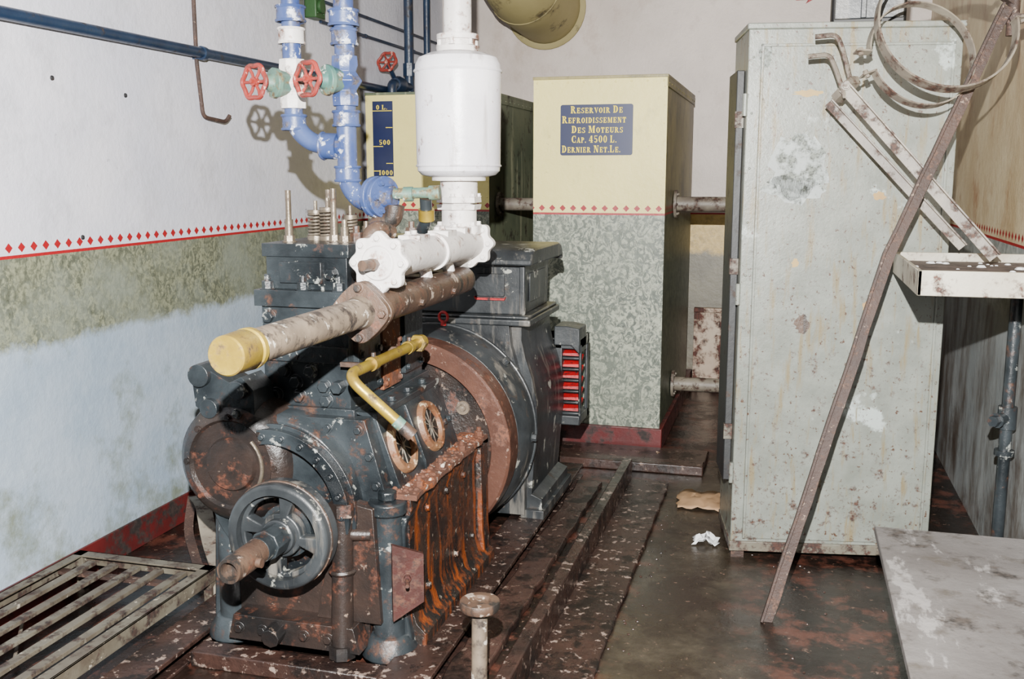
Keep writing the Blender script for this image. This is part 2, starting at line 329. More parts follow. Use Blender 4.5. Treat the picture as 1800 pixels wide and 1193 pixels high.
def lettering(txt,w,h,x,z,y,name,parent,sp=.13):
    b=B(); cx=0; polys=[]
    for ch in txt:
        sc=1 if (ch.isupper() or ch.isdigit()) else .76
        g,ad=glyph(ch.upper())
        for p in g: polys.append([((cx+a*sc),q*sc) for a,q in p])
        cx+=(ad+sp)*sc
    sx=w/(cx-sp)
    for i,p in enumerate(polys): b.mk([(x+a*sx,y-i*1e-6,z+q*h) for a,q in p],[tuple(range(len(p)))])
    return b.obj(name,'yel',parent)
# ---------------------------------------------------------------- room
XL,XR,YB,YF,ZC=-2.5,.83,7.15,-1.8,3.2
T=.12
B().box(XL-T,XR+T,YF-T,YB+T,-.1,0).obj('floor','floor',kind='structure')
B().box(XL-T,XR+T,YF-T,YB+T,ZC,ZC+.1).obj('ceiling','ceil',kind='structure')
B().box(XL-T,XL,YF,YB,0,ZC).obj('wall_left','wl',kind='structure')
B().box(XR,XR+T,YF,YB,0,ZC).obj('wall_right','wr',kind='structure')
B().box(XL-T,XR+T,YB,YB+T,0,ZC).obj('wall_back','wb',kind='structure')
B().box(XL-T,XR+T,YF-T,YF,0,ZC).obj('wall_front','dullwall',kind='structure')
B().box(XL,XL+.012,YF,5.3,0,.12).obj('baseboard_left','base',kind='structure',bevel=.003)
# ---------------------------------------------------------------- cooling tanks
def tank(x0,x1,y0,y1,z1,label,side):
    e=empty('cooling_water_tank',((x0+x1)/2,(y0+y1)/2,.12),label,'water tank',group='cooling water tanks')
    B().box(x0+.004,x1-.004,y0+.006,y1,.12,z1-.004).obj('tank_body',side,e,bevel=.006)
    b=B().box(x0,x1,y0,y0+.006,.12,z1)
    for i in range(9):
        x=x0+.02+(x1-x0-.04)*i/8; b.lathe((x,y0+.001,z1-.02),(0,-1,0),[(0,.006),(.004,.004),(.005,0)],8)
    for i in range(20):
        z=.17+(z1-.22)*i/19
        for x in(x0+.014,x1-.014): b.lathe((x,y0+.001,z),(0,-1,0),[(0,.005),(.004,.004),(.005,0)],8)
    b.obj('front_panel','tank',e)
    b=B().box(x0-.004,x1+.004,y0-.003,y1,z1-.004,z1+.012).box(x1-.004,x1+.003,y0,y1,z1-.05,z1)
    for i in range(14): b.lathe((x1+.002,y0+.05+(y1-y0-.1)*i/13,z1-.03),(1,0,0),[(0,.006),(.004,.004),(.005,0)],8)
    b.obj('tank_lid',side,e,bevel=.002)
    return e
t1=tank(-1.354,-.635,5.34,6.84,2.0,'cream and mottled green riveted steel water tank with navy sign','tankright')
t2=tank(-2.47,-1.70,5.65,7.05,1.965,'cream steel water tank with navy level gauge beside wall','tankside')
def rrect(x0,x1,z0,z1,r,n=5):
    o=[]
    for cx,cz,a in((x1-r,z1-r,0),(x0+r,z1-r,90),(x0+r,z0+r,180),(x1-r,z0+r,270)):
        for k in range(n+1):
            t=math.radians(a+90*k/n); o.append((cx+r*math.cos(t),cz+r*math.sin(t)))
    return o
sg=B().prism(rrect(-1.204,-.813,1.598,1.864,.012),'y',5.336,5.34).obj('sign_plate','navy',t1,label='navy plate with yellow lettering')
k=.00308
for i,(tx,a,b_) in enumerate((('Reservoir De',1003,1094),('Refroidissement',988,1100),('Des Moteurs',1005,1095),('Cap. 4500 L.',1005,1084),('Dernier Net.Le.',988,1091))):
    lettering(tx,(b_-a)*k,.037,-1.204+(a-985)*k,1.819-i*.0515,5.3352,'sign_lettering',sg)
gg=B().box(-2.424,-2.296,5.646,5.65,1.485,1.926).obj('level_gauge','navy',t2,label='navy level scale with yellow figures')
for x0,x1,z in((-2.424,-2.30,1.868),(-2.424,-2.36,1.66),(-2.34,-2.298,1.77),(-2.34,-2.298,1.56),(-2.424,-2.38,1.515)):
    B().box(x0,x1,5.643,5.6455,z,z+.004).obj('scale_mark','yel',gg)
lettering('0 L.',.07,.026,-2.40,1.878,5.6445,'scale_figure',gg)
lettering('500',.072,.028,-2.385,1.672,5.6445,'scale_figure',gg)
lettering('1000',.09,.028,-2.39,1.493,5.6445,'scale_figure',gg)
B().box(-2.47,-.62,5.32,7.1,0,.12).obj('tank_plinth','base',label='red-brown tiled plinth carrying the water tanks',cat='plinth',bevel=.004)
B().box(-1.2,-.36,4.9,5.0,0,.05).box(-1.2,-.36,5.0,5.3,0,.025).obj('floor_channel','conc',label='low rusty channel cover in front of tank plinth',cat='channel cover',bevel=.006)
def hpipe(name,y,z,x0,x1,r,label):
    e=empty(name,((x0+x1)/2,y,z-r),label,'pipe')
    B().cyl((x0,y,z),(x1,y,z),r,n=24).obj('pipe_run','greybar',e)
    for x,s in((x0,1),(x1,-1)):
        b=B().cyl((x,y,z),(x+s*.015,y,z),r*1.9,n=24); b.boltring((x+s*.015,y,z),(s,0,0),r*1.5,6,.006,.008)
        b.obj('pipe_flange','greybar',e)
hpipe('tank_connecting_pipe',5.8,1.33,-.633,XR,.042,'grey rust-flecked pipe leaving side of tank')
hpipe('tank_connecting_pipe',5.9,.26,-.633,XR,.042,'low grey pipe leaving side of tank above wet floor')
hpipe('tank_connecting_pipe',5.85,1.32,-1.698,-1.356,.038,'short rusty pipe joining the two water tanks')
b=B().box(-.61,.45,7.0,7.02,.06,.57).box(-.61,.45,6.97,7.02,.55,.58).box(-.61,.45,6.97,7.02,.0,.07)
b.obj('rusty_steel_panel',['rwplate'],label='rust-stained white steel panel standing against wall',cat='metal panel',bevel=.003)
# duct
e=empty('ventilation_duct',(-1.75,6.6,2.3),'ochre sheet-metal ventilation duct elbow entering wall','ventilation duct')
pts=fillet([(-1.72,YB-.002,2.66),(-1.76,6.5,2.72),(-1.9,6.3,ZC)],.42,10)
B().tube(pts,.25,36).obj('duct_elbow','ochre',e)
for q in(3,9):
    B().torus(pts[q],(pts[q+1]-pts[q-1]),.252,.005,36,6).obj('duct_seam','ochre',e)
B().lathe((-1.72,YB-.001,2.66),(0,-1,0),[(0,.25),(0,.285),(.03,.29),(.04,.27),(.04,.25)],40).obj('duct_flange','ochre',e,bevel=.003)
b=B().prism([(-.02,2.66),(.06,2.66),(.045,2.685),(.115,2.648),(.045,2.612),(.06,2.636),(-.02,2.636),(.0,2.648)],'y',YB-.003,YB)
b.obj('painted_arrow','red',label='small red arrow painted on back wall',cat='arrow')
# ---------------------------------------------------------------- left wall services
def rod(name,pts,r,mt,label,cat,clips=None,n=14,fr=.05):
    e=empty(name,pts[0],label,cat)
    B().tube(fillet(pts,fr),r,n).obj('pipe_run',mt,e)
    for c in clips or []:
        B().cyl(V(c)-V((0,.012,0)),V(c)+V((0,.012,0)),r*1.35,n=16).box(c[0]-.05,c[0],c[1]-.008,c[1]+.008,c[2]-r*1.1,c[2]+r*1.1).obj('pipe_clip',mt,e)
    return e
rod('wall_pipe',[(-2.455,-.6,2.0),(-2.455,7.1,2.02)],.022,'dblue','long dark blue pipe running along white wall','pipe',[(-2.455,y,2.01) for y in(.6,2.2,3.9,5.4)])
rod('wall_conduit',[(-2.48,3.6,2.42),(-2.48,7.1,2.42)],.009,'dblue','thin dark conduit high on wall','conduit',[(-2.48,y,2.42) for y in(4.2,5.4,6.4)])
rod('wall_conduit',[(-2.48,5.1,2.31),(-2.48,7.1,2.31)],.009,'dblue','thin dark conduit leaving green junction box','conduit',[(-2.48,y,2.31) for y in(5.7,6.5)])
rod('hanging_rod',[(-2.485,3.9,2.75),(-2.485,3.9,1.98),(-2.485,3.93,1.745),(-2.46,4.07,1.73),(-2.45,4.09,1.76)],.009,'rustbar','thin rusty rod with hooked end hanging on wall','rod',None,10,.03)
for y,z in((3.02,1.83),(3.42,1.80),(3.12,1.27)):
    B().lathe((XL-.002,y,z),(1,0,0),[(0,.010),(.006,.008),(.008,.004),(.004,0)],12).obj('wall_plug','dgrey',label='small dark fixing plug in white wall',cat='wall plug')
e=empty('junction_box',(-2.45,5.0,2.3),'small green junction box with conduit on wall','junction box')
B().box(XL,-2.43,4.95,5.06,2.31,2.43).obj('box_body','green',e,bevel=.006)
B().cyl((-2.43,5.0,2.37),(-2.415,5.0,2.37),.035,n=20).boltring((-2.43,5.0,2.37),(1,0,0),.05,4,.005,.006,a0=.78).obj('box_cover','green',e,bevel=.002)
def handwheel(c,ax,R,parent,mt='redw',sp=6):
    b=B().torus(c,ax,R,R*.15,60,8,lob=lambda t:1+.06*math.cos(2*math.pi*sp*t)); a,u,v=frame(ax); c=V(c)
    for i in range(sp):
        t=2*math.pi*i/sp; d=u*math.cos(t)+v*math.sin(t); b.tube([c+d*R*.18-a*R*.05,c+d*R*.6-a*R*.1,c+d*R],R*.1,8)
    b.cyl(c-a*R*.2,c+a*R*.15,R*.27,n=16); b.cyl(c+a*R*.15,c+a*R*.32,R*.13,n=6)
    return b.obj('handwheel',mt,parent)
e=empty('corner_riser_pipe',(-2.4,6.2,2.0),'dark blue riser pipes with red valve wheel above tank','pipe')
B().cyl((-2.40,6.2,1.98),(-2.40,6.2,ZC),.03).tube(fillet([(-2.40,6.2,2.05),(-2.40,5.9,2.05),(-2.40,5.9,1.98)],.06),.03).cyl((-2.4,6.2,2.12),(-2.4,6.2,2.2),.042,n=8).obj('pipe_run','dblue',e)
B().cyl((-2.32,6.32,1.98),(-2.32,6.32,ZC),.022).obj('pipe_run','dblue',e)
B().lathe((-2.40,6.05,2.05),(0,-1,0),[(0,.0),(0,.05),(.05,.055),(.1,.04),(.1,0)],20).cyl((-2.4,6.0,2.05),(-2.42,5.9,2.16),.014).obj('valve_body','dblue',e)
handwheel((-2.42,5.88,2.18),(-.1,-1,.4),.06,e)
# ---------------------------------------------------------------- blue water pipes
Ax,Ay,Bx,By=-1.615,3.1,-1.425,3.1
e=empty('cooling_pipe',(Bx,By,1.4),'blue-painted cooling water pipes with red valve wheels above engine','pipework')
pA=fillet([(Ax,Ay,ZC),(Ax,Ay,1.66),(Ax+.06,Ay,1.60),(Bx,By,1.59)],.09,8)
B().tube(pA,.031,20).obj('pipe_run','blue',e)
pB=fillet([(Bx,By,ZC),(Bx,By,1.46),(Bx+.06,By-.01,1.405),(Bx+.12,By-.02,1.42)],.06,8)
B().tube(pB,.033,20).obj('pipe_run','blue',e)
for (x,y,z,r) in((Ax,Ay,2.02,.047),(Ax,Ay,1.95,.042),(Ax,Ay,1.67,.04),(Bx,By,2.0,.048),(Bx,By,1.68,.043),(Bx,By,1.50,.041),(Bx,By,1.94,.042)):
    b=B().cyl((x,y,z-.022),(x,y,z+.022),r,n=20); b.torus((x,y,z+.022),(0,0,1),r,.005,20,6); b.torus((x,y,z-.022),(0,0,1),r,.005,20,6)
    b.obj('pipe_socket','silver' if (x==Ax and z==1.95) else 'blue',e)
B().cyl((Bx-.085,By,1.592),(Bx-.03,By,1.59),.043,n=20).torus((Bx-.085,By,1.592),(1,0,0),.043,.005,20,6).obj('pipe_socket','blue',e)
for (x,y,z,m_) in((Ax,Ay,1.795,0),(Bx,By,1.80,1)):
    d=V((-.55,-.83,0)).normalized(); c=V((x,y,z))
    g=B().lathe(c-V((0,0,.08)),(0,0,1),[(0,0),(0,.044),(.03,.046),(.05,.038),(.08,.06),(.11,.038),(.13,.046),(.16,.044),(.16,0)],8,m=0)
    g.lathe(c,d,[(0,.035),(.055,.045),(.06,.05),(.075,.05),(.08,.03),(.1,.022),(.1,0)],12,m=1).cyl(c,c+d*.145,.007,n=10,m=2)
    vo=g.obj('gate_valve',['silver' if m_==0 else 'blue','vgreen','steel'],e,bevel=.002)
    handwheel(c+d*.14,V((-.32,-.95,.05)),.053,vo)
fx,fy,fz=-1.32,3.075,1.425
for q in(0,1):
    B().cyl((fx+q*.024,fy,fz),(fx+q*.024+.018,fy-.008,fz),.068,n=32).obj('pipe_flange','blue',e,bevel=.002)
b=B().boltring((fx+.042,fy-.004,fz),(1,-.3,0),.052,6,.008,.012).cyl((fx-.04,fy,fz),(fx+.07,fy,fz),.036); b.obj('flange_bolts','blue',e)
B().tube([(fx+.05,fy,fz+.01),(fx+.1,fy+.01,fz+.012),(-1.11,fy+.04,1.44)],.018,14).cyl((-1.22,3.085,1.434),(-1.19,3.09,1.435),.024).cyl((-1.14,3.11,1.438),(-1.105,3.115,1.44),.024).obj('branch_pipe','vgreen',e)
B().tube(fillet([(-1.15,3.10,1.42),(-1.155,3.12,1.35),(-1.19,3.16,1.31),(-1.21,3.2,1.27)],.05),.020,14,m=0).cyl((-1.152,3.11,1.385),(-1.155,3.12,1.35),.027,m=1).obj('elbow_pipe',['black','brass'],e)
# ---------------------------------------------------------------- ENGINE
EN=empty('diesel_engine',(-1.40,3.05,.06),'black rust-streaked diesel engine with pulley, flywheel and exposed valve springs','engine')
R_=[(-1.74,.06),(-1.74,.10),(-1.68,.13),(-1.65,.18),(-1.64,.44),(-1.70,.48),(-1.70,.54),(-1.065,.54),(-1.06,.50),(-1.07,.47),(-1.065,.18),(-1.05,.13),(-1.02,.10),(-1.02,.06)]
b=B().prism(R_,'y',2.70,3.44)
b.prism([(-1.07,.10),(-1.035,.10),(-1.045,.20),(-1.05,.51),(-1.07,.51)],'y',3.37,3.45)
for y,z in((2.84,.2),(3.12,.2),(3.30,.2),(2.84,.46),(3.02,.46),(3.2,.46)): b.bolt((-1.066,y,z),(1,0,0),.011,.012)
b.obj('crankcase_base','blackrust',EN,bevel=.008,label='rust-streaked cast base')
led=[(-1.15,2.69)]+[(-1.15,3.44)]+[(-1.040+random.uniform(-.008,.006),3.44-.75*i/16) for i in range(17)]
b=B().prism(led,'z',.53,.547)
for y in(2.78,2.98,3.2,3.4): b.bolt((-1.066,y,.547),(0,0,1),.017,.02,stud=.015)
for i in range(200):
    x,y=random.uniform(-1.14,-1.05),random.uniform(2.7,3.42); r=random.uniform(.003,.012); b.lathe((x,y,.546),(0,0,1),[(0,r),(r*.6,r*.7),(r*.9,0)],6,a0=random.random())
b.obj('base_flange','orust',EN,bevel=.002,label='rusty flange covered with pale debris')
for x in(-1.13,-1.66):
    b=B().cyl((x,2.68,.08),(x,2.68,.50),.052,.048,n=20).cyl((x,2.68,.49),(x,2.68,.53),.06,n=20).cyl((x,2.68,.53),(x,2.68,.56),.03,n=6).lathe((x,2.68,.04),(0,0,1),[(0,0),(0,.09),(.03,.085),(.07,.06),(.07,0)],20)
    b.prism([(x-.08,.08),(x+.075,.08),(x+.06,.16),(x+.055,.44),(x+.065,.48),(x-.07,.48),(x-.06,.44)],'y',2.675,2.74)
    b.obj('corner_column','black',EN,bevel=.006)
B().cyl((-1.245,2.58,.10),(-1.24,2.60,.50),.034,.03,n=16).cyl((-1.24,2.60,.50),(-1.24,2.60,.54),.042,n=6).cyl((-1.245,2.58,.1),(-1.245,2.58,.06),.042,n=8).torus((-1.242,2.59,.33),(0,0,1),.034,.008,20,6).cyl((-1.24,2.6,.44),(-1.16,2.62,.44),.02,n=12).obj('drain_pipe','drust',EN,label='rusty vertical pipe')
b=B().box(-1.62,-1.18,2.64,2.71,.08,.52).prism([(-1.62,.08),(-1.18,.08),(-1.20,.16),(-1.60,.16)],'y',2.56,2.68).prism([(-1.34,.16),(-1.13,.16),(-1.15,.52),(-1.26,.54)],'y',2.61,2.66)
for x in(-1.58,-1.5,-1.36,-1.28): b.bolt((x,2.56,.12),(0,-1,0),.014,.014)
b.cyl((-1.45,2.6,.13),(-1.45,2.51,.12),.03,n=8)
b.obj('front_sump','drust',EN,bevel=.006)
b=B().mk([(-1.085,2.60,.18),(-1.0,2.635,.24),(-1.0,2.635,.39),(-1.085,2.60,.42),(-1.095,2.615,.18),(-1.01,2.65,.24),(-1.01,2.65,.39),(-1.095,2.615,.42)],[(0,1,2,3),(7,6,5,4),(0,4,5,1),(1,5,6,2),(2,6,7,3),(3,7,4,0)])
b.bolt((-1.045,2.616,.32),(0.35,-.9,0),.011,.02,stud=.05)
b.obj('mounting_plate','rplate',EN,label='rust-red plate with bolt')
P_=[(-1.70,.53),(-1.11,.53),(-1.115,.56),(-1.185,.76),(-1.27,.78),(-1.56,.76),(-1.69,.60)]
b=B().prism(P_,'y',2.74,3.30)
b.prism([(-1.56,.53),(-1.20,.53),(-1.22,.62),(-1.27,.70),(-1.56,.70)],'y',3.28,3.44)
b.prism([(-1.12,.54),(-1.106,.54),(-1.111,.575),(-1.178,.755),(-1.19,.76)],'y',2.963,2.981)
b.box(-1.27,-1.182,2.74,3.30,.76,.78)
for y in(2.78,2.92,3.06,3.2): b.bolt((-1.21,y,.78),(0,0,1),.013,.014)
for y in(3.22,3.27): b.bolt((-1.14,y,.64),(.95,0,.3),.011,.012)
b.obj('crankcase','black',EN,bevel=.008)
sn=V((.22,0,.075)).normalized()
for yy in(2.84,3.10):
    c=V((-1.146,yy,.655))
    g=B().lathe(c-sn*.01,sn,[(0,.060),(.020,.060),(.026,.064),(.026,.082),(0.016,.088),(0,.090)],36,m=0); g.boltring(c+sn*.014,sn,.074,8,.005,.006,m=0,a0=.3)
    io=g.obj('inspection_opening',['orim'],EN,bevel=.002,label='round opening with thick brassy rim')
    g=B().cyl(c-sn*.004,c+sn*.0015,.061,n=24,m=0); a,u,v=frame(sn)
    for q in(.3,.9,1.5,2.1,2.7): g.beam(c+sn*.004+(u*math.cos(q)+v*math.sin(q))*.058,c+sn*.004-(u*math.cos(q)+v*math.sin(q))*.058,.0035,.003,m=1,up=sn)
    g.cyl(c+sn*.002,c+sn*.007,.012,n=12,m=1)
    g.obj('opening_grille',['dark','greybar'],io)
b=B().lathe((-1.47,2.73,.53),(0,-1,0),[(0,.255),(.08,.25),(.10,.235),(.105,.12),(.105,0)],64)
b.obj('front_cover','black',EN,bevel=.003)
b=B().lathe((-1.60,2.75,.63),(0,-1,0),[(0,.205),(.09,.20),(.14,.185),(.165,.16),(.17,.14),(.158,.132),(.158,.085),(.172,.078),(.176,0)],56)
for i in range(8):
    t=2*math.pi*i/8; b.bolt((-1.60+.148*math.cos(t),2.582,.63+.148*math.sin(t)),(0,-1,0),.008,.008)
b.obj('gear_cover','drust',EN,label='dark rounded gear cover with brown centre')
B().tube([(-1.60+.112*math.cos(t),2.575,.63+.112*math.sin(t)) for t in [math.radians(x) for x in range(-35,50,8)]],.006,8).obj('cover_handle','steel',EN)
b=B().arch(-1.46,.50,.205,.25,2.575,2.72,-12,100).arch(-1.46,.50,.19,.262,2.60,2.612,-12,100)
for ang in range(0,98,16):
    t=math.radians(ang); b.bolt((-1.46+.228*math.cos(t),2.575,.50+.228*math.sin(t)),(0,-1,0),.009,.012)
b.obj('arch_rib','black',EN,bevel=.004)
b=B().prism([(-1.46,.50),(-1.14,.50),(-1.14,.56),(-1.20,.77),(-1.46,.77)],'y',2.68,2.74)
for x,z in((-1.165,.57),(-1.185,.66),(-1.22,.74),(-1.32,.74)): b.bolt((x,2.68,z),(0,-1,0),.012,.013)
b.obj('front_casting','black',EN,bevel=.012)
b=B().prism([(-1.72,.80),(-1.66,.77),(-1.60,.78),(-1.57,.74),(-1.52,.76),(-1.52,.86),(-1.56,.90),(-1.60,.88),(-1.64,.90),(-1.69,.93),(-1.73,.90)],'y',2.60,2.72)
b.cyl((-1.695,2.58,.90),(-1.695,2.73,.90),.035,n=20).cyl((-1.665,2.58,.80),(-1.665,2.62,.80),.03,n=16).cyl((-1.57,2.585,.86),(-1.57,2.62,.86),.028,n=16).bolt((-1.57,2.585,.79),(0,-1,0),.012,.012)
b.obj('governor_bracket','black',EN,bevel=.008)
b=B().box(-1.56,-1.27,2.74,3.36,.70,1.12).box(-1.575,-1.255,2.72,3.38,1.10,1.15).box(-1.58,-1.25,2.72,3.38,.75,.79)
b.box(-1.56,-1.27,2.725,2.74,.93,.98)
for x,z in((-1.535,1.065),(-1.49,.90),(-1.45,.865),(-1.40,.90),(-1.355,.855),(-1.44,.82),(-1.35,.81),(-1.52,.82),(-1.52,.99),(-1.37,1.05),(-1.45,.95)):
    b.bolt((x,2.74,z),(0,-1,0),.018,.018)
for x in(-1.54,-1.42,-1.30): b.bolt((x,2.745,1.15),(0,0,1),.018,.026,stud=.02)
b.cyl((-1.30,2.74,.86),(-1.30,2.70,.86),.02,n=6)
b.obj('cylinder_block','black',EN,bevel=.007)
b=B().box(-1.272,-1.252,2.77,2.94,.82,1.08)
for y in(2.79,2.92):
    for z in(.84,.95,1.06): b.bolt((-1.252,y,z),(1,0,0),.012,.012)
b.obj('side_plate','black',EN,bevel=.004)
b=B().box(-1.27,-1.256,2.97,3.12,.80,1.09)
for y in(2.985,3.105):
    for z in(.82,.95,1.07): b.bolt((-1.256,y,z),(1,0,0),.009,.010)
b.obj('side_cover','orust',EN,bevel=.003)
b=B().box(-1.272,-1.254,3.16,3.33,.82,1.08)
for y in(3.18,3.31):
    for z in(.84,1.06): b.bolt((-1.254,y,z),(1,0,0),.010,.010)
b.obj('side_plate','black',EN,bevel=.004)
for y0,y1 in((2.76,3.04),(3.07,3.34)):
    b=B().box(-1.55,-1.28,y0,y1,1.15,1.28).box(-1.56,-1.27,y0-.008,y1+.008,1.25,1.29)
    b.box(-1.50,-1.36,y0-.012,y0,1.17,1.235)
    b.bolt((-1.33,y0,1.2),(0,-1,0),.018,.02)
    b.obj('cylinder_head','black',EN,bevel=.008)
def spring(x,y,z,r,h,turns,parent):
    pts=[(x+r*math.cos(t),y+r*math.sin(t),z+h*t/(2*math.pi*turns)) for t in [i*math.pi/6 for i in range(int(12*turns)+1)]]
    b=B().tube(pts,.0042,8); b.cyl((x,y,z-.01),(x,y,z+.004),r*1.25,n=20); b.cyl((x,y,z+h),(x,y,z+h+.01),r*1.15,n=20); b.cyl((x,y,z),(x,y,z+h+.04),.006,n=10)
    b.obj('valve_spring','steel',parent)
spring(-1.472,2.95,1.30,.023,.075,7,EN); spring(-1.42,2.93,1.30,.023,.085,8,EN); spring(-1.36,2.97,1.30,.02,.06,6,EN)
for x,y,h in((-1.505,2.83,.16),(-1.445,2.99,.16),(-1.385,2.90,.165),(-1.33,2.86,.07),(-1.5,2.99,.06),(-1.31,2.98,.06)):
    B().cyl((x,y,1.285),(x,y,1.29+h),.009,n=12).bolt((x,y,1.29),(0,0,1),.017,.02).cyl((x,y,1.31),(x,y,1.32+h*.25),.013,n=12).obj('head_stud','steel',EN)
B().tube(fillet([(-1.34,3.08,1.27),(-1.31,3.08,1.34),(-1.26,3.08,1.35),(-1.25,3.08,1.40)],.04),.033,16).obj('rocker_elbow','rust',EN,label='rusty pipe elbow on head')
B().tube(fillet([(-1.29,2.93,1.28),(-1.27,2.96,1.335),(-1.24,3.02,1.31)],.04),.026,14).obj('rocker_elbow','rust',EN)
for x,y in((-1.30,2.88),(-1.33,3.03),(-1.24,3.2),(-1.36,3.2)):
    B().bolt((x,y,1.29),(0,0,1),.02,.03,stud=.02).obj('head_nut','rust',EN)
pc=V((-1.39,0,.46))
rs=[.046,.066,.082,.098,.114,.13]
b=B().pdisc(pc,2.49,2.53,rs,60,lambda i,j: not (1<=j<=3 and ((i+4)%15)>=4))
b.lathe((-1.39,2.465,.46),(0,1,0),[(0,.128),(0,.152),(.008,.160),(.08,.160),(.088,.152),(.088,.128),(0,.128)],60)
b.lathe((-1.39,2.47,.46),(0,1,0),[(0,.0),(0,.052),(.1,.056),(.1,0)],32)
pu=b.obj('pulley','black2',EN,bevel=.004,label='black spoked pulley')
B().torus((-1.39,2.50,.46),(0,1,0),.158,.006,60,6).obj('pulley_rim','rust',pu)
B().cyl((-1.39,2.40,.46),(-1.39,2.48,.46),.046,n=8).cyl((-1.39,2.36,.46),(-1.39,2.40,.46),.038,n=24).obj('pulley_nut','black',pu,bevel=.003)
B().lathe((-1.39,2.21,.46),(0,1,0),[(.03,0),(.03,.022),(0,.026),(0,.034),(.02,.037),(.16,.037),(.16,0)],24).cyl((-1.35,2.29,.46),(-1.335,2.29,.46),.014,n=12).obj('starting_shaft','rust',EN,label='rusty starting shaft stub')
B().cyl((-1.39,2.53,.46),(-1.39,2.72,.46),.08,n=32).obj('shaft_seal','black',EN)
fw=B().lathe((-1.39,3.52,.46),(0,1,0),[(.04,0),(.04,.325),(0,.335),(0,.40),(.008,.41),(.12,.41),(.128,.40),(.128,0)],80).obj('flywheel',['wheelrim'],EN,bevel=.002,label='large rusty flywheel')
b=B().lathe((-1.39,3.52,.46),(0,1,0),[(.028,0),(.0,.09),(.012,.12),(.036,.20),(.036,.32),(.04,.325)],60)
for t in(1.75,2.9,4.2,5.4): b.lathe((-1.39+.2*math.cos(t),3.552,.46+.2*math.sin(t)),(0,-1,0),[(0,.04),(.01,.04),(.01,.028),(.005,.026),(.005,0)],20)
b.obj('flywheel_web','drust',fw)
B().lathe((-1.39+.26*math.cos(.62),3.556,.46+.26*math.sin(.62)),(0,-1,0),[(0,.028),(.006,.026),(.006,.014),(.012,.012),(.012,0)],20).obj('flywheel_plug','pipebuff',fw)
EX,EZ=-1.105,1.13
EM=B().lathe((EX,2.50,EZ),(0,1,0),[(0,0),(0,.047),(.3,.048),(.55,.048),(.85,.046),(.85,0)],28)
for y in(2.86,3.02,3.2): EM.prism([(-1.28,EZ-.05),(-1.10,EZ-.044),(-1.10,EZ+.044),(-1.28,EZ+.05)],'y',y-.045,y+.045)
for y in(2.8,3.1): EM.bolt((EX+.044,y,EZ-.01),(1,0,-.2),.011,.014)
em=EM.obj('exhaust_manifold','rust',EN,bevel=.004,label='rusty cast exhaust manifold')
for y in(2.455,2.48):
    b=B().lathe((EX,y,EZ),(0,1,0),[(0,0),(0,.072),(.02,.072),(.02,0)],48,lob=lambda t:1+.16*abs(math.cos(2*math.pi*2*t))**3)
    if y==2.455: b.boltring((EX,y,EZ),(0,-1,0),.068,4,.011,.014)
    b.obj('manifold_flange','rust',em,bevel=.002)
B().lathe((EX,1.83,EZ),(0,1,0),[(0,0),(0,.039),(.60,.041),(.635,.048),(.635,0)],28).obj('exhaust_pipe','pipebuff',em,label='buff weathered pipe')
B().lathe((EX,1.785,EZ),(0,1,0),[(0,0),(0,.040),(.004,.043),(.075,.045),(.082,.042),(.086,.046),(.1,.046),(.1,.0)],36).obj('pipe_end_cap','brass',em,label='dull brass end cap')
cr=V((-1.17,2.50,.945)); en=V((-.995,2.55,.773))
b=B().tube(fillet([(-1.16,3.04,.95),cr,cr.lerp(en,.9)],.06,10),.0165,16)
for y in(2.66,2.95): b.cyl((-1.165,y,.948),(-1.165,y+.03,.948),.021)
b.cyl((-1.16,3.03,.95),(-1.16,3.05,.95),.03,n=6).cyl((-1.16,3.05,.95),(-1.16,3.07,.95),.024)
bp=b.obj('brass_water_pipe','brass',EN,label='bent brass pipe with green patina')
B().cyl(cr.lerp(en,.74),cr.lerp(en,.84),.0185,n=16,).obj('pipe_tip','vgreen',bp)
B().cyl(cr.lerp(en,.84),en,.0195,n=16).obj('pipe_coupling','rust',bp)
for y in(2.68,2.97):
    B().beam((-1.27,y,.94),(-1.165,y,.94),.014,.014).cyl((-1.165,y,.945),(-1.165,y,.98),.007,n=8).obj('pipe_bracket','rust',bp)
SX,SZ=-1.095,1.255
star=lambda t:1+.09*math.cos(2*math.pi*8*t)
b=B().lathe((SX,2.60,SZ),(0,1,0),[(0,0),(0,.056),(.05,.052),(.40,.052),(.40,.06),(.42,.06),(.42,.052),(.82,.052),(.82,0)],32)
for y in(2.86,3.12,3.3): b.box(SX-.04,SX+.03,y-.045,y+.045,SZ+.04,SZ+.062); b.bolt((SX-.015,y-.025,SZ+.062),(0,0,1),.01,.012); b.bolt((SX-.015,y+.025,SZ+.062),(0,0,1),.01,.012)
for y in(2.75,2.98,3.2): b.cyl((SX-.02,y,SZ-.04),(EX,y,EZ+.04),.02,n=10)
wm=b.obj('water_manifold','silver',EN,bevel=.003,label='aluminium-painted water manifold with lobed flange')
b=B().lathe((SX,2.565,SZ),(0,1,0),[(0,0),(0,.078),(.004,.082),(.028,.082),(.032,.078),(.032,0)],96,lob=star).boltring((SX,2.565,SZ),(0,-1,0),.070,8,.009,.011,a0=0)
b.lathe((SX,2.565,SZ),(0,-1,0),[(0,.05),(.008,.046),(.008,0)],32); b.obj('manifold_end_flange','silver',wm,bevel=.0015)
B().cyl((SX-.008,2.557,SZ-.002),(SX-.008,2.535,SZ-.002),.018,n=6).cyl((SX-.008,2.54,SZ-.002),(SX-.02,2.50,SZ-.002),.015,n=14).obj('drain_cock','rust',wm)
B().lathe((SX,3.40,SZ),(0,1,0),[(0,0),(0,.08),(.03,.08),(.03,0)],96,lob=star).boltring((SX,3.40,SZ),(0,-1,0),.068,8,.009,.01).obj('manifold_end_flange','silver',wm,bevel=.0015)
